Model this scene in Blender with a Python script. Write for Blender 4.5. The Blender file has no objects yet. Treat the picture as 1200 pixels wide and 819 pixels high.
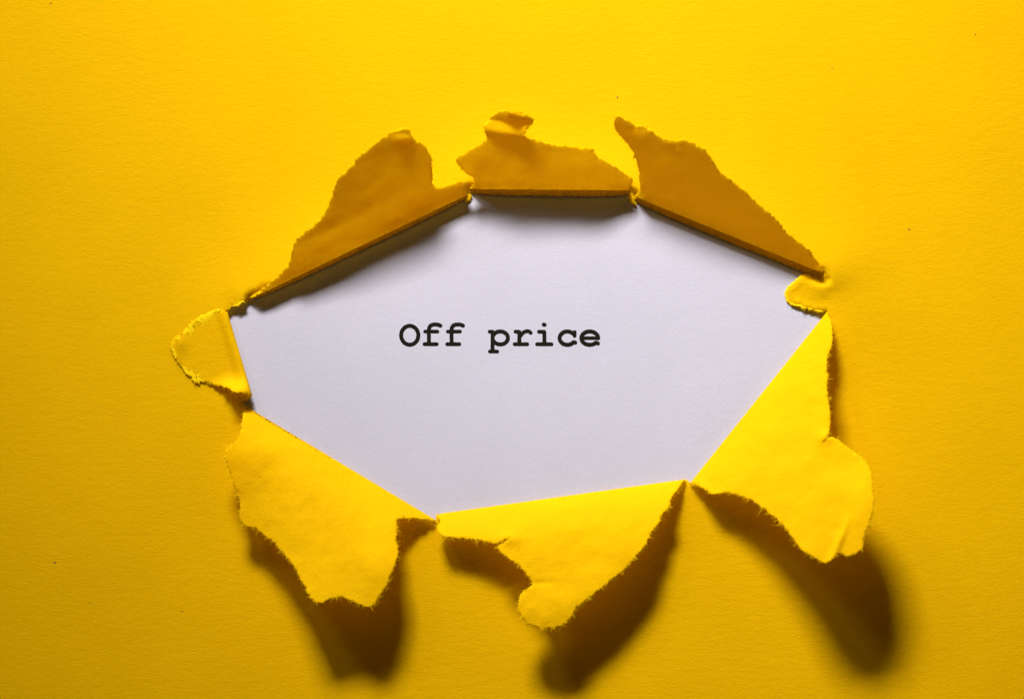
import bpy, bmesh, math, random
import numpy as np
from mathutils import Vector, noise
from mathutils.geometry import delaunay_2d_cdt

# ------------------------------------------------------------------ camera, world, light
S = 0.00015            # metres per photo pixel at the height of the white paper
HC = 0.60              # camera height over the white paper
PXH = HC / S
scn = bpy.context.scene
cd = bpy.data.cameras.new('camera'); cam = bpy.data.objects.new('camera', cd)
scn.collection.objects.link(cam); scn.camera = cam
cam.location = (0, 0, HC)
cd.sensor_width = 36.0
cd.lens = 36.0 * HC / (1200 * S)
cd.clip_start = 0.01; cd.clip_end = 20
cd.dof.use_dof = True
cd.dof.focus_distance = HC - 0.0006
cd.dof.aperture_fstop = 9.0

w = bpy.data.worlds.new('World'); scn.world = w; w.use_nodes = True
bg = w.node_tree.nodes['Background']
bg.inputs[0].default_value = (1.0, 0.68, 0.30, 1); bg.inputs[1].default_value = 0.068

def area(name, loc, target, sx, sy, power, col, spread=math.radians(60)):
    l = bpy.data.lights.new(name, 'AREA'); l.shape = 'RECTANGLE'; l.size = sx; l.size_y = sy
    l.energy = power; l.color = col; l.spread = spread
    o = bpy.data.objects.new(name, l); scn.collection.objects.link(o)
    o.location = loc
    o.rotation_euler = (Vector(target) - Vector(loc)).to_track_quat('-Z', 'Y').to_euler()
    return o
area('window_light', (-0.095, 0.428, 0.285), (0.040, 0.045, 0.0), 0.150, 0.066, 0.84, (1.0, 0.97, 0.95))
area('window_light_side', (-0.270, 0.360, 0.270), (0.035, 0.0, 0.0), 0.095, 0.055, 0.055, (1.0, 0.96, 0.94))

scn.view_settings.view_transform = 'Standard'; scn.view_settings.look = 'None'
scn.view_settings.exposure = 0.0; scn.view_settings.gamma = 1.0
scn.cycles.max_bounces = 8; scn.cycles.diffuse_bounces = 6; scn.cycles.transmission_bounces = 6

# ------------------------------------------------------------------ helpers
def P(x, y, z):
    """photo position and height (all in px units) -> metres"""
    k = S * (PXH - z) / PXH
    return ((x - 600) * k, (409.5 - y) * k, z * S)

def fbm(x, y, s, seed=0.0, octv=3):
    v = 0; a = 1; t = 0
    for i in range(octv):
        v += a * noise.noise(Vector((x / s * 2**i, y / s * 2**i, seed + 7.3 * i))); t += a; a *= .5
    return v / t

def z2(pts, ox, oy, sc):
    return [(ox + a / sc, oy + b / sc) for a, b in pts]

def densify(pts, step=1.0, closed=False):
    out = []
    n = len(pts)
    for i in range(n if closed else n - 1):
        a = np.array(pts[i], float); b = np.array(pts[(i + 1) % n], float)
        L = np.linalg.norm(b - a); k = max(1, int(round(L / step)))
        for j in range(k): out.append(tuple(a + (b - a) * j / k))
    if not closed: out.append(tuple(pts[-1]))
    return out

def smooth(pts):
    """one Chaikin pass that keeps the ends"""
    o = [pts[0]]
    for i in range(len(pts) - 1):
        a = np.array(pts[i]); b = np.array(pts[i + 1])
        if i > 0: o.append(tuple(a * .78 + b * .22))
        if i < len(pts) - 2: o.append(tuple(a * .22 + b * .78))
    o.append(pts[-1])
    return o

def ragged(pts, amp=1.0, seed=0.0, ends=4):
    """a torn line: fine irregular offsets along an open polyline"""
    p = densify(smooth(pts), .7)
    n = len(p); out = []
    for i, (x, y) in enumerate(p):
        a = p[max(0, i - 2)]; b = p[min(n - 1, i + 2)]
        tx, ty = b[0] - a[0], b[1] - a[1]; L = math.hypot(tx, ty) or 1
        s = i * .7
        o = (1.5 * noise.noise(Vector((s / 9, seed, 1))) + 1.35 * noise.noise(Vector((s / 3.4, seed, 5)))
             + 1.35 * noise.noise(Vector((s / 1.5, seed, 9)))) * amp
        tearing = max(0, noise.noise(Vector((s / 30, seed, 30)))) * 1.6
        o *= .75 + tearing
        f = min(1, i / ends, (n - 1 - i) / ends)
        o *= f
        out.append((x + ty / L * o, y - tx / L * o))
    return out

def inside(px, py, poly):
    poly = np.asarray(poly); n = len(poly)
    res = np.zeros(len(px), bool)
    x1, y1 = poly[:, 0], poly[:, 1]; x2, y2 = np.roll(x1, -1), np.roll(y1, -1)
    for i in range(n):
        if y1[i] == y2[i]: continue
        c = ((y1[i] > py) != (y2[i] > py))
        xi = (x2[i] - x1[i]) * (py - y1[i]) / (y2[i] - y1[i]) + x1[i]
        res ^= c & (px < xi)
    return res

def dist_poly(px, py, pts, closed=False):
    pts = np.asarray(pts, float); d = np.full(len(px), 1e9)
    n = len(pts)
    for i in range(n if closed else n - 1):
        a = pts[i]; b = pts[(i + 1) % n]; v = b - a; L2 = v @ v + 1e-12
        t = np.clip(((px - a[0]) * v[0] + (py - a[1]) * v[1]) / L2, 0, 1)
        d = np.minimum(d, np.hypot(px - a[0] - t * v[0], py - a[1] - t * v[1]))
    return d

def link(name, verts, faces, mat, parent=None, smooth_=True):
    me = bpy.data.meshes.new(name); me.from_pydata(verts, [], faces); me.update()
    if smooth_: me.polygons.foreach_set('use_smooth', [True] * len(me.polygons))
    me.materials.append(mat)
    o = bpy.data.objects.new(name, me); scn.collection.objects.link(o)
    if parent: o.parent = parent
    return o

# ------------------------------------------------------------------ materials
def N(nt, t, **k):
    n = nt.nodes.new(t)
    for a, b in k.items(): setattr(n, a, b)
    return n

def noise_tex(nt, vec, scale, detail=4, rough=.55):
    n = N(nt, 'ShaderNodeTexNoise'); n.inputs['Scale'].default_value = scale
    n.inputs['Detail'].default_value = detail; n.inputs['Roughness'].default_value = rough
    nt.links.new(vec, n.inputs['Vector']); return n.outputs['Fac']

def mathn(nt, op, a, b):
    m = N(nt, 'ShaderNodeMath', operation=op)
    for i, v in enumerate((a, b)):
        if isinstance(v, (int, float)): m.inputs[i].default_value = v
        else: nt.links.new(v, m.inputs[i])
    return m.outputs[0]

def paper(name, base, trans_col, trans, bump, stretch, grain, rough=.75, spec=.25, weave=False, tint=None):
    m = bpy.data.materials.new(name); m.use_nodes = True; nt = m.node_tree
    nt.nodes.clear(); out = N(nt, 'ShaderNodeOutputMaterial')
    tc = N(nt, 'ShaderNodeTexCoord')
    mp = N(nt, 'ShaderNodeMapping'); mp.inputs['Scale'].default_value = stretch
    mp.inputs['Rotation'].default_value = (0, 0, math.radians(-3))
    nt.links.new(tc.outputs['Object'], mp.inputs['Vector'])
    v = mp.outputs['Vector']
    # warp the fibres a little so they wander
    wn = N(nt, 'ShaderNodeTexNoise'); wn.inputs['Scale'].default_value = 260; wn.inputs['Detail'].default_value = 2
    nt.links.new(tc.outputs['Object'], wn.inputs['Vector'])
    sc_ = N(nt, 'ShaderNodeVectorMath', operation='SCALE'); sc_.inputs['Scale'].default_value = .0010
    nt.links.new(wn.outputs['Color'], sc_.inputs[0])
    ad = N(nt, 'ShaderNodeVectorMath', operation='ADD'); nt.links.new(v, ad.inputs[0]); nt.links.new(sc_.outputs[0], ad.inputs[1])
    vv = ad.outputs[0]
    g1 = noise_tex(nt, vv, grain, 3, .6)
    g2 = noise_tex(nt, tc.outputs['Object'], grain * 1.5, 3, .6)
    g3 = noise_tex(nt, vv, grain * .28, 2, .5)
    h = mathn(nt, 'ADD', mathn(nt, 'MULTIPLY', g1, .9), mathn(nt, 'MULTIPLY', g2, .35))
    h = mathn(nt, 'ADD', h, mathn(nt, 'MULTIPLY', g3, .8))
    if weave:
        for d in ('X', 'Y'):
            wv = N(nt, 'ShaderNodeTexWave', bands_direction=d); wv.inputs['Scale'].default_value = 560
            wv.inputs['Distortion'].default_value = 2.2; wv.inputs['Detail'].default_value = 2
            nt.links.new(tc.outputs['Object'], wv.inputs['Vector'])
            h = mathn(nt, 'ADD', h, mathn(nt, 'MULTIPLY', wv.outputs['Fac'], .07 if d == 'Y' else .05))
    bp = N(nt, 'ShaderNodeBump'); bp.inputs['Distance'].default_value = bump; bp.inputs['Strength'].default_value = 1.0
    nt.links.new(h, bp.inputs['Height'])
    # colour: slight pulp mottling
    blotch = noise_tex(nt, tc.outputs['Object'], 45, 4, .6)
    fine = noise_tex(nt, vv, grain * 1.1, 2, .6)
    f = mathn(nt, 'ADD', mathn(nt, 'MULTIPLY', blotch, .5), mathn(nt, 'MULTIPLY', fine, .5))
    mix = N(nt, 'ShaderNodeMix', data_type='RGBA')
    mix.inputs[6].default_value = tuple(c * .86 for c in base) + (1,)
    mix.inputs[7].default_value = tuple(min(1, c * 1.12) for c in base) + (1,)
    nt.links.new(f, mix.inputs[0])
    pb = N(nt, 'ShaderNodeBsdfPrincipled')
    pb.inputs['Roughness'].default_value = rough
    pb.inputs['Specular IOR Level'].default_value = spec
    if tint: pb.inputs['Specular Tint'].default_value = tint + (1,)
    nt.links.new(mix.outputs[2], pb.inputs['Base Color']); nt.links.new(bp.outputs[0], pb.inputs['Normal'])
    tr = N(nt, 'ShaderNodeBsdfTranslucent'); tr.inputs['Color'].default_value = trans_col + (1,)
    nt.links.new(bp.outputs[0], tr.inputs['Normal'])
    ms = N(nt, 'ShaderNodeMixShader'); ms.inputs[0].default_value = trans
    nt.links.new(pb.outputs[0], ms.inputs[1]); nt.links.new(tr.outputs[0], ms.inputs[2])
    nt.links.new(ms.outputs[0], out.inputs['Surface'])
    return m

M_yellow = paper('yellow_card', (0.93, 0.585, 0.0008), (0.95, 0.775, 0.004), .55, .00007, (.45, 1, 1), 3300, tint=(1, .75, .15))
M_flap = paper('yellow_card_inside', (0.93, 0.59, 0.0008), (0.94, 0.765, 0.004), .54, .00009, (.85, 1, 1), 3000, tint=(1, .75, .15))
M_core = paper('torn_card_edge', (0.95, 0.665, 0.006), (0.97, 0.75, 0.01), .35, .00007, (.8, 1, 1), 3400, rough=.95, spec=.05, tint=(1, .8, .2))
M_white = paper('lilac_white_paper', (0.455, 0.447, 0.53), (0.6, 0.56, 0.62), .05, .000022, (.8, 1, 1), 3000, weave=True)

def plain(name, col, rough=.8, spec=.2):
    m = bpy.data.materials.new(name); m.use_nodes = True; nt = m.node_tree
    pb = nt.nodes['Principled BSDF']; pb.inputs['Roughness'].default_value = rough
    pb.inputs['Specular IOR Level'].default_value = spec
    tc = N(nt, 'ShaderNodeTexCoord'); n = noise_tex(nt, tc.outputs['Object'], 2600, 3, .6)
    mx = N(nt, 'ShaderNodeMix', data_type='RGBA')
    mx.inputs[6].default_value = tuple(c * .7 for c in col) + (1,); mx.inputs[7].default_value = tuple(min(1, c * 2.2) for c in col) + (1,)
    nt.links.new(n, mx.inputs[0]); nt.links.new(mx.outputs[2], pb.inputs['Base Color'])
    return m
M_ink = plain('black_ink', (0.0075, 0.007, 0.005), 1.0, .0)
M_fleck = plain('brown_fleck', (0.10, 0.045, 0.01))
M_table = plain('table_wood', (0.25, 0.2, 0.15))

# ------------------------------------------------------------------ hole and flaps, traced in photo pixels
FOLD = {
    'tl': ((293.3, 350.2), (547.5, 228.3)),
    'tc': ((550.5, 221.6), (737.0, 223.0)),
    'tr': ((744.6, 230.6), (963.6, 320.0)),
    'br': ((968.8, 365.7), (808.2, 566.5)),
    'bc': ((802.8, 561.3), (516.0, 601.5)),
    'bl': ((511.0, 609.2), (282.1, 472.3)),
    'l':  ((295.6, 463.0), (266.5, 365.5)),
}
OUT = {   # torn outlines from the first end of the fold round to the second
    'tl': z2([(105,757),(150,718),(195,680),(245,635),(255,600),(265,550),(300,515),(340,485),(372,455),(385,430),(400,395),(412,350),(425,315),(455,290),(480,262),(515,225),(550,195),(590,165),(630,138),(660,127),(690,127),(697,152),(712,172),(738,180),(755,205),(775,235),(780,265),(775,300),(778,335),(795,348),(830,338),(870,327),(895,328),(905,345),(905.6,372.6)], 260, 110, 3.15),
    'tc': z2([(216.4,478.3),(238,458),(240,430),(215,412),(190,390),(160,370),(147,345),(160,318),(200,295),(240,272),(280,250),(303,230),(300,205),(285,180),(280,163),(300,150),(318,140),(320,115),(345,95),(375,88),(430,95),(490,108),(542,125),(530,150),(510,170),(500,190),(485,207),(520,225),(570,240),(640,255),(700,262),(760,270),(835,276),(840,300),(870,325),(910,348),(960,378),(1000,405),(1030,425),(1036,445),(1028,470),(1015.7,484.3)], 500, 110, 4.2857),
    'tr': z2([(140.5,348.4),(160,320),(155,285),(153,245),(140,200),(120,165),(90,130),(65,100),(60,70),(70,45),(100,60),(130,80),(165,88),(200,105),(235,130),(270,143),(320,138),(350,150),(385,165),(415,195),(440,240),(465,270),(500,290),(540,320),(565,350),(600,380),(640,410),(675,450),(710,490),(750,520),(785,545),(800,570),(825,605),(830.3,630)], 700, 120, 3.15),
    'br': z2([(455,62),(465,80),(470,110),(472,150),(458,185),(453,220),(458,250),(455,290),(463,330),(466,370),(462,400),(448,425),(446,432),(466,412),(485,420),(515,445),(545,465),(570,490),(583,520),(585,560),(590,590),(585,630),(570,670),(558,700),(560,725),(545,740),(515,755),(500,744),(490,745),(470,760),(447,772),(420,755),(390,740),(370,715),(345,680),(325,655),(300,635),(270,610),(240,592),(210,580),(165,570),(130,578),(110,562),(85,548),(68,545.5)], 780, 340, 2.41),
    'bc': z2([(918,62.5),(905,80),(890,100),(870,125),(865,160),(840,180),(830,210),(805,240),(790,275),(770,305),(740,335),(720,362),(690,390),(640,430),(600,460),(560,490),(535,520),(520,550),(490,570),(445,575),(400,570),(372,555),(350,530),(342,495),(350,462),(370,440),(395,425),(385,405),(365,378),(340,352),(310,335),(285,315),(270,292),(303,277),(323,253),(300,273),(265,286),(240,280),(200,268),(150,265),(100,262),(70,250),(65,225),(77,205),(64,190),(76.3,180.5)], 490, 540, 2.935),
    'bl': z2([(740,462),(700,460),(650,454),(612,461),(618,490),(610,520),(620,560),(612,605),(590,645),(585,670),(560,700),(545,725),(525,745),(480,725),(440,708),(400,712),(375,728),(350,725),(325,685),(300,645),(290,615),(260,580),(225,540),(190,510),(160,490),(125,480),(108,455),(115,420),(105,380),(90,340),(72,290),(63,250),(75,225),(100,215),(112,190),(120,150),(125,110),(115,88)], 240, 440, 2.73),
    'l':  z2([(526,605),(518,622),(500,603),(460,592),(420,582),(380,572),(350,555),(300,545),(258,535),(228,548),(190,500),(150,455),(105,400),(98,370),(92,345),(100,315),(130,290),(170,260),(210,220),(250,185),(290,165),(340,152),(393.6,161.5)], 180, 330, 4.55),
}
STUB = [(963.0, 321.0), (955, 319.5), (944.5, 315.5), (942.5, 322), (936, 326), (929, 331.5), (923, 338), (919.5, 344.5), (921.5, 351), (925, 356), (934, 358.5), (943, 361.2), (953, 364.5), (960, 366.0), (966.5, 365.0)]

# torn corners of the sheet between the folds
CORN = {
    ('tl', 'tc'): [(547.5, 228.3), (545.0, 236.0), (549.5, 237.0), (553, 230.0), (550.5, 221.6)],
    ('tc', 'tr'): [(737.0, 223.0), (735.0, 231.0), (738.5, 238.0), (743, 240.5), (747, 241.0), (744.6, 230.6)],
    ('tr', 'br'): STUB,
    ('br', 'bc'): [(808.2, 566.5), (806.0, 562.5), (802.8, 561.3)],
    ('bc', 'bl'): [(516.0, 601.5), (512.0, 603.5), (511.0, 609.2)],
    ('bl', 'l'):  [(282.1, 472.3), (287, 470), (292.5, 468.5), (295.6, 463.0)],
    ('l', 'tl'):  [(266.5, 365.5), (270.5, 359.5), (276, 357.8), (281, 358.5), (284.5, 354.2), (290, 354.5), (293.3, 350.2)],
}
RR = dict(tl=1.6, tc=1.6, tr=1.6, br=2.6, bc=2.6, bl=2.6, l=2.6)   # radius of each fold, px
LEDGE = dict(tl=4.5, tc=7.0, tr=7.0)      # the card reaches a little way into the hole under the upper folds
ORDER = ['tl', 'tc', 'tr', 'br', 'bc', 'bl', 'l']
CX, CY = 620, 410
FR = {}
for k, (a, b) in FOLD.items():
    a = np.array(a); b = np.array(b); t = (b - a) / np.linalg.norm(b - a)
    n = np.array([t[1], -t[0]])             # outward
    if n @ (((a + b) / 2) - np.array([CX, CY])) < 0: n = -n
    FR[k] = (a, b, t, n, np.linalg.norm(b - a))

hole = []
hole_plain = []
for i, k in enumerate(ORDER):
    a, b, t, n, L = FR[k]
    ins = RR[k]
    seg = [tuple(a + n * ins), tuple(b + n * ins)]
    if k in LEDGE:
        W = LEDGE[k]; W0_ = 1.0 if k == 'tl' else W * .6; W1_ = W if k == 'tr' else W * .6
        seg = [tuple(a - n * W0_), tuple(a + t * 22 - n * W), tuple(a + t * (L * .55) - n * (W + .9)), tuple(b - t * 12 - n * W), tuple(b - n * W1_)]
        hole += ragged(seg, .25, 60 + i)
    else:
        hole += densify(seg, 2.0)
    prev_end = hole[-1]
    k2 = ORDER[(i + 1) % 7]
    c = CORN[(k, k2)]
    a2, n2 = FR[k2][0], FR[k2][3]
    c[0] = prev_end
    if k2 in LEDGE: c[-1] = tuple(a2 - n2 * (1.0 if k2 == 'tl' else LEDGE[k2] * .6))
    if k == 'tr': c[1] = (945.5, 321.5); del c[2]
    hole += ragged(c, .55, seed=i + .5, ends=2)
    hole_plain += [tuple(a), tuple(b)]

LIFT = {'tl': 9.0, 'tc': 9.0, 'tr': 9.0, 'br': 3.5, 'bc': 3.5, 'bl': 3.5, 'l': 5.0}
def lift_field(px, py):
    """how far the torn rim springs up around the hole"""
    num = np.zeros(len(px)); den = np.zeros(len(px)) + 1e-9
    dm = np.full(len(px), 1e9)
    for k in ORDER:
        a, b, t, n, L = FR[k]
        d = dist_poly(px, py, [a, b]); wgt = 1 / (d + 6)**3
        num += wgt * LIFT[k]; den += wgt; dm = np.minimum(dm, d)
    return num / den, dm

def zsheet(px, py, edge=True):
    px = np.asarray(px, float); py = np.asarray(py, float)
    A, d = lift_field(px, py)
    inn = inside(px, py, hole_plain)
    d = np.where(inn, 0, d)
    z = 2.5 + A * np.exp(-(d / 55.)**1.6)
    # under the three upper folds the card drops back towards the paper below
    for k in LEDGE:
        a, b, t, n, L = FR[k]
        dk = dist_poly(px, py, [a, b]); sg = (px - a[0]) * n[0] + (py - a[1]) * n[1]
        q = np.clip((dk - 1.0 - 8.0 * np.clip(-sg / 4, 0, 1)) / 7.0, 0, 1); q = q * q * (3 - 2 * q)
        z = 2.5 + (z - 2.5) * q
    z += np.array([1.7 * fbm(x, y, 330, 3.1, 2) + .45 * fbm(x, y, 90, 8.1, 2) for x, y in zip(px, py)])
    tip = np.exp(-(np.hypot(px - 919, (py - 347) * .8) / 34.)**2)      # the small tab droops to the paper below
    z = z * (1 - tip) + 2.6 * tip
    return np.maximum(z, 1.6)

# ------------------------------------------------------------------ table and white paper
tb = link('table_top', [(-.6, -.45, -.0004), (.6, -.45, -.0004), (.6, .45, -.0004), (-.6, .45, -.0004),
                        (-.6, -.45, -.02), (.6, -.45, -.02), (.6, .45, -.02), (-.6, .45, -.02)],
          [(0, 1, 2, 3), (7, 6, 5, 4), (0, 4, 5, 1), (1, 5, 6, 2), (2, 6, 7, 3), (3, 7, 4, 0)], M_table, None, False)
tb['kind'] = 'structure'

vs = []; fs = []
nx, ny = 90, 64
for j in range(ny + 1):
    for i in range(nx + 1):
        x = -.1485 + .297 * i / nx; y = -.105 + .21 * j / ny
        vs.append((x, y, .00004 * fbm(x * 1000, y * 1000, 60, 2, 2)))
for j in range(ny):
    for i in range(nx):
        a = j * (nx + 1) + i; fs.append((a, a + 1, a + nx + 2, a + nx + 1))
white = link('white_paper', vs, fs, M_white)
white['label'] = 'lilac-white paper printed with two black typewritten words, seen through the torn hole'
white['category'] = 'paper'
md = white.modifiers.new('thick', 'SOLIDIFY'); md.thickness = .00018; md.offset = -1

# ------------------------------------------------------------------ lettering (distance field -> mesh)
def arc(cx, cy, rx, ry, a0, a1, n=40):
    return [(cx + rx * math.cos(math.radians(a0 + (a1 - a0) * i / n)), cy - ry * math.sin(math.radians(a0 + (a1 - a0) * i / n))) for i in range(n + 1)]
# strokes in zoomed units (9.23 per px): (polyline, half width)
Z = 9.2308
f_glyph = [([(346, 353), (477, 353)], 21), ([(394, 353), (392, 200), (398, 172), (412, 152), (436, 142), (468, 139), (495, 143), (517, 153)], 21.5), ([(352, 217), (485, 217)], 20)]
LET = [
    ('O', 460, [(arc(186, 257, 93, 102, 0, 360, 60), 22)]),
    ('f', 460, f_glyph),
    ('f', 460, [([(x + 245, y) for x, y in p], h) for p, h in f_glyph]),
    ('p', 460, [([(1050, 218), (1080, 218)], 20), ([(1083, 222), (1081, 425)], 21.5), ([(1052, 432), (1133, 432)], 20),
                (arc(1165, 285, 83, 70, 0, 360, 60), 21.5)]),
    ('r', 580, [([(212, 353), (350, 353)], 20), ([(264, 353), (263, 222)], 21.5), ([(222, 218), (264, 218)], 20),
                ([(272, 268), (292, 240), (315, 221), (345, 211), (370, 215), (387, 230)], 20)]),
    ('i', 580, [([(455, 353), (612, 353)], 20), ([(535, 353), (534, 222)], 21.5), ([(475, 218), (532, 218)], 20),
                ([(527, 141), (537, 143)], 21)]),
    ('c', 580, [([(862, 222), (861, 262)], 20), (arc(783, 287, 84, 72, 38, 322, 50) + [(868, 335)], 21.5), ([(840, 232), (862, 240)], 17)]),
    ('e', 580, [(arc(1025, 287, 91, 72, 0, 318, 50) + [(1113, 344)], 21.5), ([(945, 287), (1114, 287)], 18.5)]),
]
GW = 0.28
words = {'O': 'first', }
for gi, (ch, ox, strokes) in enumerate(LET):
    st = [([(ox + x / Z, 365 + y / Z) for x, y in p], h / Z) for p, h in strokes]
    allp = np.array([q for p, h in st for q in p])
    x0, y0 = allp.min(0) - 3.5; x1, y1 = allp.max(0) + 3.5
    nx = int((x1 - x0) / GW) + 1; ny = int((y1 - y0) / GW) + 1
    gx, gy = np.meshgrid(x0 + GW * np.arange(nx + 1), y0 + GW * np.arange(ny + 1))
    fx, fy = gx.ravel(), gy.ravel()
    sd = np.full(len(fx), 1e9)
    for p, h in st: sd = np.minimum(sd, dist_poly(fx, fy, p) - h)
    sd += np.array([.22 * noise.noise(Vector((x / 1.3, y / 1.3, 3))) + .12 * noise.noise(Vector((x / .6, y / .6, 8))) for x, y in zip(fx, fy)])
    sd = sd.reshape(ny + 1, nx + 1)
    V = {}; vl = []; fl = []
    def vid(key, x, y):
        if key not in V:
            V[key] = len(vl); q = P(x, y, 0)
            vl.append((q[0], q[1], .00004))
        return V[key]
    for j in range(ny):
        for i in range(nx):
            cs = [(i, j), (i + 1, j), (i + 1, j + 1), (i, j + 1)]
            ss = [sd[b, a] for a, b in cs]
            if min(ss) >= 0: continue
            poly = []
            for q in range(4):
                (a, b), (c, d) = cs[q], cs[(q + 1) % 4]; s0, s1 = ss[q], ss[(q + 1) % 4]
                if s0 < 0: poly.append(vid((a, b), gx[b, a], gy[b, a]))
                if (s0 < 0) != (s1 < 0):
                    t = s0 / (s0 - s1)
                    poly.append(vid(('e',) + tuple(sorted([(a, b), (c, d)])), gx[b, a] + t * (gx[d, c] - gx[b, a]), gy[b, a] + t * (gy[d, c] - gy[b, a])))
            if len(poly) >= 3: fl.append(tuple(reversed(poly)))
    lo = link('letter', vl, fl, M_ink, white, False)
    lo['label'] = 'black typewritten letter ' + ch

# ------------------------------------------------------------------ the yellow sheet
def cdt(outline_loops, pts):
    vc = []; ed = []
    for lp in outline_loops:
        s = len(vc); vc += [Vector(p) for p in lp]
        ed += [(s + i, s + (i + 1) % len(lp)) for i in range(len(lp))]
    vc += [Vector(p) for p in pts]
    v, e, f, *_ = delaunay_2d_cdt(vc, ed, [], 0, 1e-4)
    return np.array([(q.x, q.y) for q in v]), np.array([list(t) for t in f if len(t) == 3])

def lattice(x0, y0, x1, y1, step, jit=.25):
    rs = np.random.RandomState(4)
    gx, gy = np.meshgrid(np.arange(x0, x1, step), np.arange(y0, y1, step))
    gx = gx.astype(float).ravel(); gy = gy.astype(float).ravel()
    return gx + rs.uniform(-jit, jit, len(gx)) * step, gy + rs.uniform(-jit, jit, len(gy)) * step

W0, H0, W1, H1 = 600 - 1400, 409.5 - 990, 600 + 1400, 409.5 + 990
pts = []
for (st, lo, hi) in ((4, 0, 26), (9, 26, 110), (18, 110, 320), (60, 320, 9999)):
    gx, gy = lattice(W0 + 30, H0 + 30, W1 - 20, H1 - 20, st)
    if hi < 9999:
        m = (gx > 120 - hi) & (gx < 1080 + hi) & (gy > 100 - hi) & (gy < 700 + hi); gx, gy = gx[m], gy[m]
    _, d = lift_field(gx, gy)
    d2 = dist_poly(gx, gy, STUB)
    inn = inside(gx, gy, hole)
    dd = np.minimum(d, d2); lo_ = 1.3 if lo == 0 else lo
    m = (~inn) & (dd >= lo_) & (dd < hi)
    pts += list(zip(gx[m], gy[m]))
border = densify([(W0, H0), (W1, H0), (W1, H1), (W0, H1)], 60, True)
v2, tri = cdt([border, hole], pts)
c = v2[tri].mean(1)
tri = tri[~inside(c[:, 0], c[:, 1], hole)]
zs = zsheet(v2[:, 0], v2[:, 1])
# stub: the small tab dips to the white paper and has a raised fibrous lip
dst = dist_poly(v2[:, 0], v2[:, 1], STUB[3:14])
near = (v2[:, 0] > 905) & (v2[:, 1] < 372) & (v2[:, 1] > 314)
zs = np.where(near, zs + 1.1 * np.exp(-((dst - 4) / 2.6)**2) * (1 + .5 * np.sin(v2[:, 0] * .6)) - .9 * np.exp(-(dst / 1.5)**2), zs)
verts = [P(x, y, z) for (x, y), z in zip(v2, zs)]
def orient(verts, tri):
    out = []
    for a, b, c_ in tri:
        A, B, C = verts[a], verts[b], verts[c_]
        s = (B[0] - A[0]) * (C[1] - A[1]) - (B[1] - A[1]) * (C[0] - A[0])
        out.append((int(a), int(b), int(c_)) if s > 0 else (int(a), int(c_), int(b)))
    return out
sheet = link('yellow_card', verts, orient(verts, tri), M_yellow)
sheet['label'] = 'large yellow card torn open in the middle with seven folded-back ragged flaps'
sheet['category'] = 'card'
md = sheet.modifiers.new('thick', 'SOLIDIFY'); md.thickness = 1.5 * S; md.offset = -1

# ------------------------------------------------------------------ flaps
def gauss(u, d, u0, d0, su, sd_): return np.exp(-((u - u0) / su)**2 - ((d - d0) / sd_)**2)

def prof(ctrl):
    """height over the fold from a list of (d, slope in degrees)"""
    ds = np.linspace(-5, 260, 531)
    sl = np.tan(np.radians(np.interp(ds, [c_[0] for c_ in ctrl], [c_[1] for c_ in ctrl])))
    ker = np.ones(5) / 5
    sl = np.convolve(np.pad(sl, 2, 'edge'), ker, 'valid')
    zz = np.concatenate([[0], np.cumsum((sl[1:] + sl[:-1]) / 2 * (ds[1] - ds[0]))])
    zz -= np.interp(0, ds, zz)
    return lambda d: np.interp(d, ds, zz)

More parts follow.
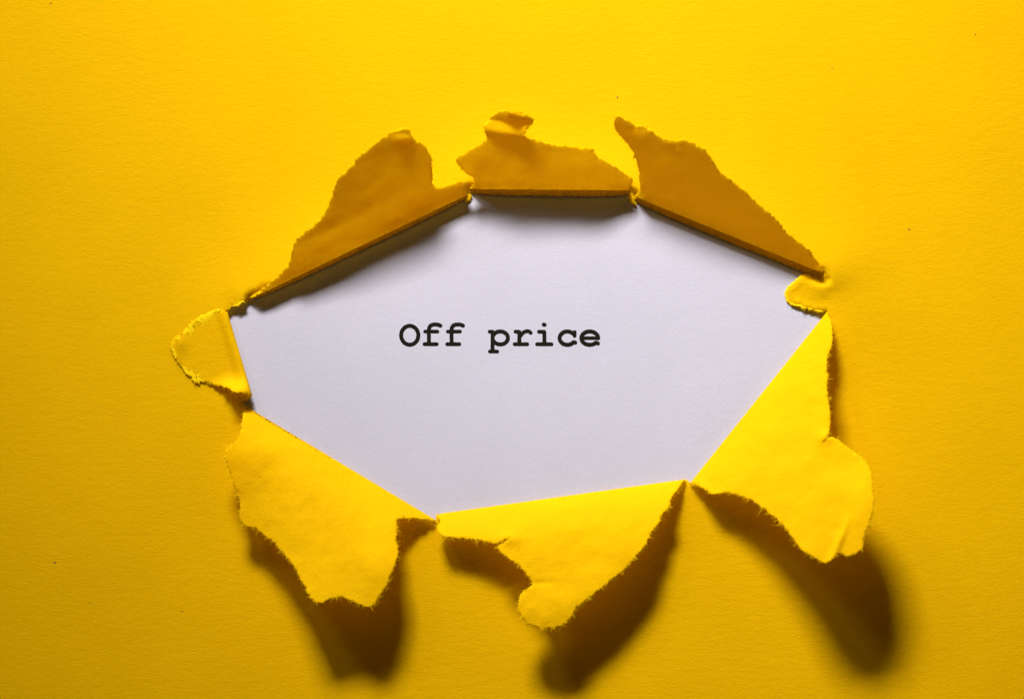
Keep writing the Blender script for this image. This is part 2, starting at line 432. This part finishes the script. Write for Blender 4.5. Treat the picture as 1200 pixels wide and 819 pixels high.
SH = {  # slope profile, then extra relief in photo coordinates
    'tl': (prof([(0, 38), (22, 38), (34, 42), (70, 37), (95, 34)]), 38),
    'tc': (prof([(0, 43), (22, 43), (34, 46), (60, 42), (90, 36)]), 43),
    'tr': (prof([(0, 41), (24, 41), (60, 42), (100, 40)]), 41),
    'br': (prof([(0, 44), (20, 34), (60, 24), (110, 20), (170, 14)]), 44),
    'bc': (prof([(0, 44), (20, 32), (45, 18), (150, 1)]), 44),
    'bl': (prof([(0, 44), (20, 34), (50, 20), (130, 10)]), 44),
    'l':  (prof([(0, 24), (12, 10), (30, -2), (90, -6)]), 24),
}
def relief(k, x, y, u, d, L):
    r = np.zeros(len(x))
    f = np.clip(d / 12, 0, 1)
    if k == 'tc':
        # the tip rolls over: a ledge that catches light, then a dark scoop
        r += -10 * np.clip((157 - y + (x - 600) * .12) / 15, 0, 1) * f
        r += 3.5 * gauss(x, y, 668, 176, 26, 14) - 2.5 * gauss(x, y, 570, 180, 20, 14)
        r += 22 * gauss(x, y, 615, 127, 18, 5.5)
        r += -4 * gauss(x, y, 612, 141, 13, 4.5)
    if k == 'tl':
        r += -7 * gauss(x, y, 474, 164, 9, 5) * f + 5 * gauss(x, y, 468, 155, 14, 5)
        r += 2.2 * gauss(u, d, 120, 33, 90, 9)
    if k == 'tr':
        r += -3.5 * gauss(x, y, 792, 168, 10, 6) - 2.2 * np.clip((158 - y) / 9, 0, 1) * gauss(x, y, 755, 140, 30, 30)
    if k == 'br':
        r += 4.0 * gauss((x - 985) * .9 + (y - 630) * .35, 0 * y, 0, 0, 4, 1) * np.clip((y - 600) / 30, 0, 1)
        r += 3.0 * gauss(x, y, 966, 512, 10, 8) + 5 * gauss(x, y, 1010, 600, 30, 50) + 4 * gauss(x, y, 950, 650, 40, 45)
        r += 2.2 * np.sin((x - 940) / 13.) * gauss(x, y, 1000, 540, 40, 40)
    if k == 'bc':
        r += 2 * gauss(x, y, 640, 715, 40, 24) - 1.5 * gauss(x, y, 632, 683, 18, 3)
        r += 3 * gauss(x, y, 595, 630, 16, 8)
    if k == 'bl':
        r += -30 * gauss(x, y, 280, 635, 66, 88) + 9 * gauss(x, y, 455, 660, 32, 60)
    if k == 'l':
        r += 2.0 * gauss(x, y, 212, 400, 9, 12) + 24 * gauss(x, y, 275, 460, 18, 11)
        r += -1.0 * gauss(x, y, 222, 430, 12, 10)
    return r

def flap(k, label, seed):
    a, b, t, n, L = FR[k]
    pf, th0 = SH[k]
    th = math.radians(th0); R = RR[k]
    d0 = R * (1 - math.sin(th)); 
    tl = ragged([tuple(p) for p in OUT[k]], 1.0, seed)
    # outline in fold coordinates, kept outside the fold line
    tl[0] = tuple(a + n * d0); tl[-1] = tuple(b + n * d0)
    tl = [p if (np.array(p) - a) @ n > d0 + .05 or i in (0, len(tl) - 1) else tuple(np.array(p) + n * (d0 + .05 - (np.array(p) - a) @ n)) for i, p in enumerate(tl)]
    back = densify([tl[-1], tl[0]], 2.0)[1:-1]
    loop = tl + back
    arr = np.array(loop)
    gx, gy = lattice(arr[:, 0].min(), arr[:, 1].min(), arr[:, 0].max(), arr[:, 1].max(), 2.6, .12)
    m = inside(gx, gy, loop); gx, gy = gx[m], gy[m]
    m = dist_poly(gx, gy, loop, True) > 1.0
    v2, tri = cdt([loop], list(zip(gx[m], gy[m])))
    c_ = v2[tri].mean(1); tri = tri[inside(c_[:, 0], c_[:, 1], loop)]
    u = (v2 - a) @ t; d = (v2 - a) @ n
    uc = np.clip(u, 0, L)
    foot = a + np.outer(uc, t) + n * R
    zb = zsheet(foot[:, 0], foot[:, 1])
    zlow = zb - .3
    if k in LEDGE:
        ramp = np.clip(np.minimum(uc + 3, (L - uc) + (12 if k != 'tr' else 3)) / 16, .2, 1); ramp = ramp * ramp * (3 - 2 * ramp)
        zb = zb + 10.0 * (1 - (1 - ramp) * np.exp(-(np.maximum(d - d0, 0) / 16)**2))
    x, y = v2[:, 0], v2[:, 1]
    dt = dist_poly(x, y, tl)
    fd = np.clip((d - d0) / 10, 0, 1)
    wob = np.array([(2.6 if k in LEDGE else 3.6) * fbm(p, q, 75, seed, 2) + 1.1 * fbm(p, q, 20, seed + 4, 2) for p, q in v2]) * (.45 if k == 'l' else 1)
    edge = np.array([1.0 * fbm(p, q, 5, seed + 9, 2) for p, q in v2]) * np.exp(-(dt / 3.)**2)
    z = zb + R + R * math.cos(th) + pf(d - d0) + (wob + edge) * fd + relief(k, x, y, u, d, L)
    zc = zsheet(x, y)
    if k == 'l':      # this one lies almost flat on the card
        q = np.clip((d - d0) / 14, 0, 1); q = q * q * (3 - 2 * q)
        z = z * (1 - q) + q * (zc + 1.9 + relief(k, x, y, u, d, L) + .5 * wob + np.maximum(edge, 0))
    # never through the card underneath
    z = np.where(d > R + 1, np.maximum(z, zc + (1.7 if k == 'l' else 2.0)), z)
    verts = [P(p, q, r) for p, q, r in zip(x, y, z)]
    faces = orient(verts, tri)
    # the bend: from the card round to the flap
    on = [i for i in range(len(v2)) if abs(d[i] - d0) < .03 and -.2 <= u[i] <= L + .2]
    on.sort(key=lambda i: u[i])
    prev = on; K = 7
    phi1 = math.pi - th
    for s in range(1, K + 1):
        phi = phi1 * (1 - s / K); row = []
        for i in on:
            q = a + t * u[i] + n * (R - R * math.sin(phi))
            row.append(len(verts)); verts.append(P(q[0], q[1], zb[i] + R - R * math.cos(phi)))
        for j in range(len(on) - 1):
            faces.append((prev[j], prev[j + 1], row[j + 1], row[j]))
        prev = row
    if k in LEDGE:      # the crease runs back down into the card
        row = []
        for i in on:
            q = a + t * u[i] + n * (R + 1.5)
            row.append(len(verts)); verts.append(P(q[0], q[1], zlow[i]))
        for j in range(len(on) - 1):
            faces.append((prev[j], prev[j + 1], row[j + 1], row[j]))
    o = link('flap', verts, faces, M_flap, sheet)
    o['label'] = label
    bm = bmesh.new(); bm.from_mesh(o.data); bmesh.ops.recalc_face_normals(bm, faces=bm.faces[:])
    bm.faces.ensure_lookup_table(); bm.normal_update()
    fi = min(range(len(tri)), key=lambda i: -d[tri[i][0]])
    if bm.faces[fi].normal.z < 0: bmesh.ops.reverse_faces(bm, faces=bm.faces[:])
    bm.to_mesh(o.data); bm.free()
    vg = o.vertex_groups.new(name='thick')
    for i in range(len(o.data.vertices)):
        wt = 1.0 if i >= len(v2) else float(np.clip(.35 + dt[i] / 3.0, .35, 1))
        vg.add([i], wt, 'REPLACE')
    md = o.modifiers.new('thick', 'SOLIDIFY'); md.thickness = 1.5 * S; md.offset = -1
    md.vertex_group = 'thick'; md.thickness_vertex_group = .0
    if k == 'tc':       # added layer hidden behind the rolled tip, holds back light to darken its hollow
        vs = []; fs = []; nu, nv = 14, 7
        for j in range(nv + 1):
            for i in range(nu + 1):
                f = i / nu; px = 594 + 29 * f; hw = 7.0 * math.sin(math.pi * min(1, .12 + f * .8))
                py = 133.5 + 4.0 * f - hw * .55 + hw * 1.2 * j / nv
                q = int(np.argmin((v2[:, 0] - px)**2 + (v2[:, 1] - py)**2))
                vs.append(P(px, py, z[q] - 3.2))
        for j in range(nv):
            for i in range(nu):
                a_ = j * (nu + 1) + i; fs.append((a_, a_ + nu + 1, a_ + nu + 2, a_ + 1))
        link('tip_shade_layer', vs, fs, M_flap, o)
    # lookup of heights for the things that sit on the torn edge
    T = np.array(tl)
    idx = [int(np.argmin((v2[:, 0] - p[0])**2 + (v2[:, 1] - p[1])**2)) for p in tl]
    return o, T, z[idx], loop

rng = random.Random(11)
def fibres(T, z, loop, parent, dens=1.0, length=3.2):
    """fine paper hairs along a torn edge"""
    verts = []; faces = []
    n = len(T); cen = T.mean(0)
    tests = []
    for i in range(3, n - 3):
        tx, ty = T[i + 2] - T[i - 2]; Ln = math.hypot(tx, ty) or 1
        nx_, ny_ = ty / Ln, -tx / Ln
        tests.append((nx_, ny_))
    ins = inside(np.array([T[i + 3][0] + 3 * tests[i][0] for i in range(n - 6)]), np.array([T[i + 3][1] + 3 * tests[i][1] for i in range(n - 6)]), loop)
    for i in range(3, n - 3):
        nx_, ny_ = tests[i - 3]
        if ins[i - 3]: nx_, ny_ = -nx_, -ny_
        clump = .35 + 1.6 * max(0, noise.noise(Vector((i / 11., parent.location.x + cen[0], 2))))
        cnt = clump * dens * 1.5
        for _ in range(int(cnt) + (rng.random() < cnt % 1)):
            l = length * (.25 + rng.random()**3 * 1.7)
            if rng.random() < .012: l *= 2.6
            ang = math.atan2(ny_, nx_) + rng.gauss(0, .7)
            x, y = T[i][0] - nx_ * .8 + rng.uniform(-.5, .5), T[i][1] - ny_ * .8 + rng.uniform(-.5, .5)
            zz = z[i] - rng.uniform(.1, 1.0); bend = rng.gauss(0, .5); dz = rng.uniform(-.5, .6)
            wd = rng.uniform(.18, .42)
            ring = []
            for s in range(4):
                px, py = -math.sin(ang), math.cos(ang); ww = wd * (1 - s / 3.3)
                b0 = len(verts)
                verts.append(P(x + px * ww, y + py * ww, zz)); verts.append(P(x - px * ww, y - py * ww, zz)); verts.append(P(x, y, zz + ww * 1.4))
                ring.append(b0)
                x += math.cos(ang) * l / 3; y += math.sin(ang) * l / 3; zz += dz * l / 3; ang += bend
            for s in range(3):
                p, q = ring[s], ring[s + 1]
                for e in range(3):
                    faces.append((p + e, p + (e + 1) % 3, q + (e + 1) % 3, q + e))
    o = link('torn_fibres', verts, faces, M_core, parent)
    o['kind'] = 'stuff'
    return o

def lip(T, z, loop, parent, i0, i1, wid, rise, seed, name='torn_edge'):
    """split ply: a rough, lighter strip along part of a torn edge"""
    verts = []; faces = []; K = 5
    idx = list(range(i0, i1))
    m = len(idx); rows = []
    for j, i in enumerate(idx):
        a_, b_ = T[max(0, i - 5)], T[min(len(T) - 1, i + 5)]
        tx, ty = b_ - a_; Ln = math.hypot(tx, ty) or 1
        nx_, ny_ = ty / Ln, -tx / Ln
        if not inside(np.array([T[i][0] + 4 * nx_]), np.array([T[i][1] + 4 * ny_]), loop)[0]: nx_, ny_ = -nx_, -ny_
        taper = min(1, j / 8, (m - 1 - j) / 8)
        W = wid * taper * (1 + .9 * noise.noise(Vector((i / 12., seed, 0))) + .7 * noise.noise(Vector((i / 3.5, seed, 3)))) + .15
        row = []
        for s in range(K + 1):
            f = s / K
            x = T[i][0] + nx_ * (W * f - .6); y = T[i][1] + ny_ * (W * f - .6)
            h = rise * taper * (1 - f)**.6 * (1 + 1.6 * noise.noise(Vector((i / 2.6, f * 4, seed)))) if s < K else -.35
            row.append(len(verts)); verts.append(P(x, y, z[i] + .2 + h if s else z[i] - .9))
        rows.append(row)
    for j in range(m - 1):
        for s in range(K):
            faces.append((rows[j][s], rows[j + 1][s], rows[j + 1][s + 1], rows[j][s + 1]))
    bm = bmesh.new()
    o = link(name, verts, faces, M_core, parent)
    bm.from_mesh(o.data); bmesh.ops.recalc_face_normals(bm, faces=bm.faces[:]); bm.normal_update()
    if sum(f.normal.z for f in bm.faces) < 0: bmesh.ops.reverse_faces(bm, faces=bm.faces[:])
    bm.to_mesh(o.data); bm.free()
    return o

LAB = {
    'tl': 'tall shaded flap at the upper left with a notched rounded tip',
    'tc': 'shaded flap at the top centre with a small rolled-over tip',
    'tr': 'long shaded flap at the upper right tapering to the right',
    'br': 'large bright flap at the lower right with a rounded lobe',
    'bc': 'bright triangular flap at the bottom centre ending in a round tongue',
    'bl': 'large bright flap at the lower left with a notched lower end',
    'l':  'small flap pressed flat at the left with a pale split edge',
}
for i, k in enumerate(ORDER):
    o, T, zz, loop = flap(k, LAB[k], 2.7 + 5.1 * i)
    fibres(T, zz, loop, o, dens=1.5 if k != 'l' else 1.0, length=4.0 if k[0] == 'b' else 3.2)
    n = len(T)
    if k == 'l':
        lip(T, zz, loop, o, int(n * .52), int(n * .97), 6.5, .22, 4.4)
        lip(T, zz, loop, o, int(n * .30), int(n * .49), 7, .12, 8.4)

# fibres and split edge of the small unfolded tab and of the torn corners
def corner(key, seed, lipw=0, rise=1.0):
    c_ = ragged(CORN[key], .55, seed=seed, ends=2)
    T = np.array(c_); z = zsheet(T[:, 0], T[:, 1])
    # a loop round the card side, for telling in from out
    mid = T.mean(0); out = np.array([mid[0] - CX, mid[1] - CY]); out /= np.linalg.norm(out)
    loop = [tuple(p) for p in T] + [tuple(T[-1] + out * 60), tuple(T[0] + out * 60)]
    fibres(T, z, loop, sheet, 1.6, 2.6)
    if lipw: lip(T, z, loop, sheet, 6, len(T) - 2, lipw, rise, seed)
corner(('tr', 'br'), 2.5, 4.5, .3)
corner(('l', 'tl'), 6.5, 3.5, .4)
for q, key in enumerate([('bl', 'l'), ('tl', 'tc'), ('tc', 'tr'), ('br', 'bc'), ('bc', 'bl')]):
    corner(key, [5.5, .5, 1.5, 3.5, 4.5][q])

# ------------------------------------------------------------------ small specks in the pulp
def speck(x, y, rx, ry, rot, seed):
    z = float(zsheet([x], [y])[0]) ; vs = []; fs = []
    n = 10
    for j in range(n):
        a_ = j / n * 2 * math.pi; rr = 1 + .35 * noise.noise(Vector((math.cos(a_), math.sin(a_), seed)))
        px = rx * rr * math.cos(a_); py = ry * rr * math.sin(a_)
        vs.append(P(x + px * math.cos(rot) - py * math.sin(rot), y + px * math.sin(rot) + py * math.cos(rot), z + .02))
    vs.append(P(x, y, z + .45)); 
    for j in range(n): fs.append((j, n, (j + 1) % n))
    link('speck', vs, fs, M_fleck, sheet)
for i, s_ in enumerate([(723.5, 114.5, .8, 1.6, .1), (1065.5, 269, 1.4, .9, .3), (64.5, 659, 1.7, 1.0, .2), (59.5, 4.5, 1.3, .9, .6), (213.5, 716, 1.6, .5, -.5),
                        (975, 80, 2.6, .35, .9), (1143, 41, .9, .7, 0), (106, 706, .8, .6, 0)]):
    speck(*s_, i * 3.3)
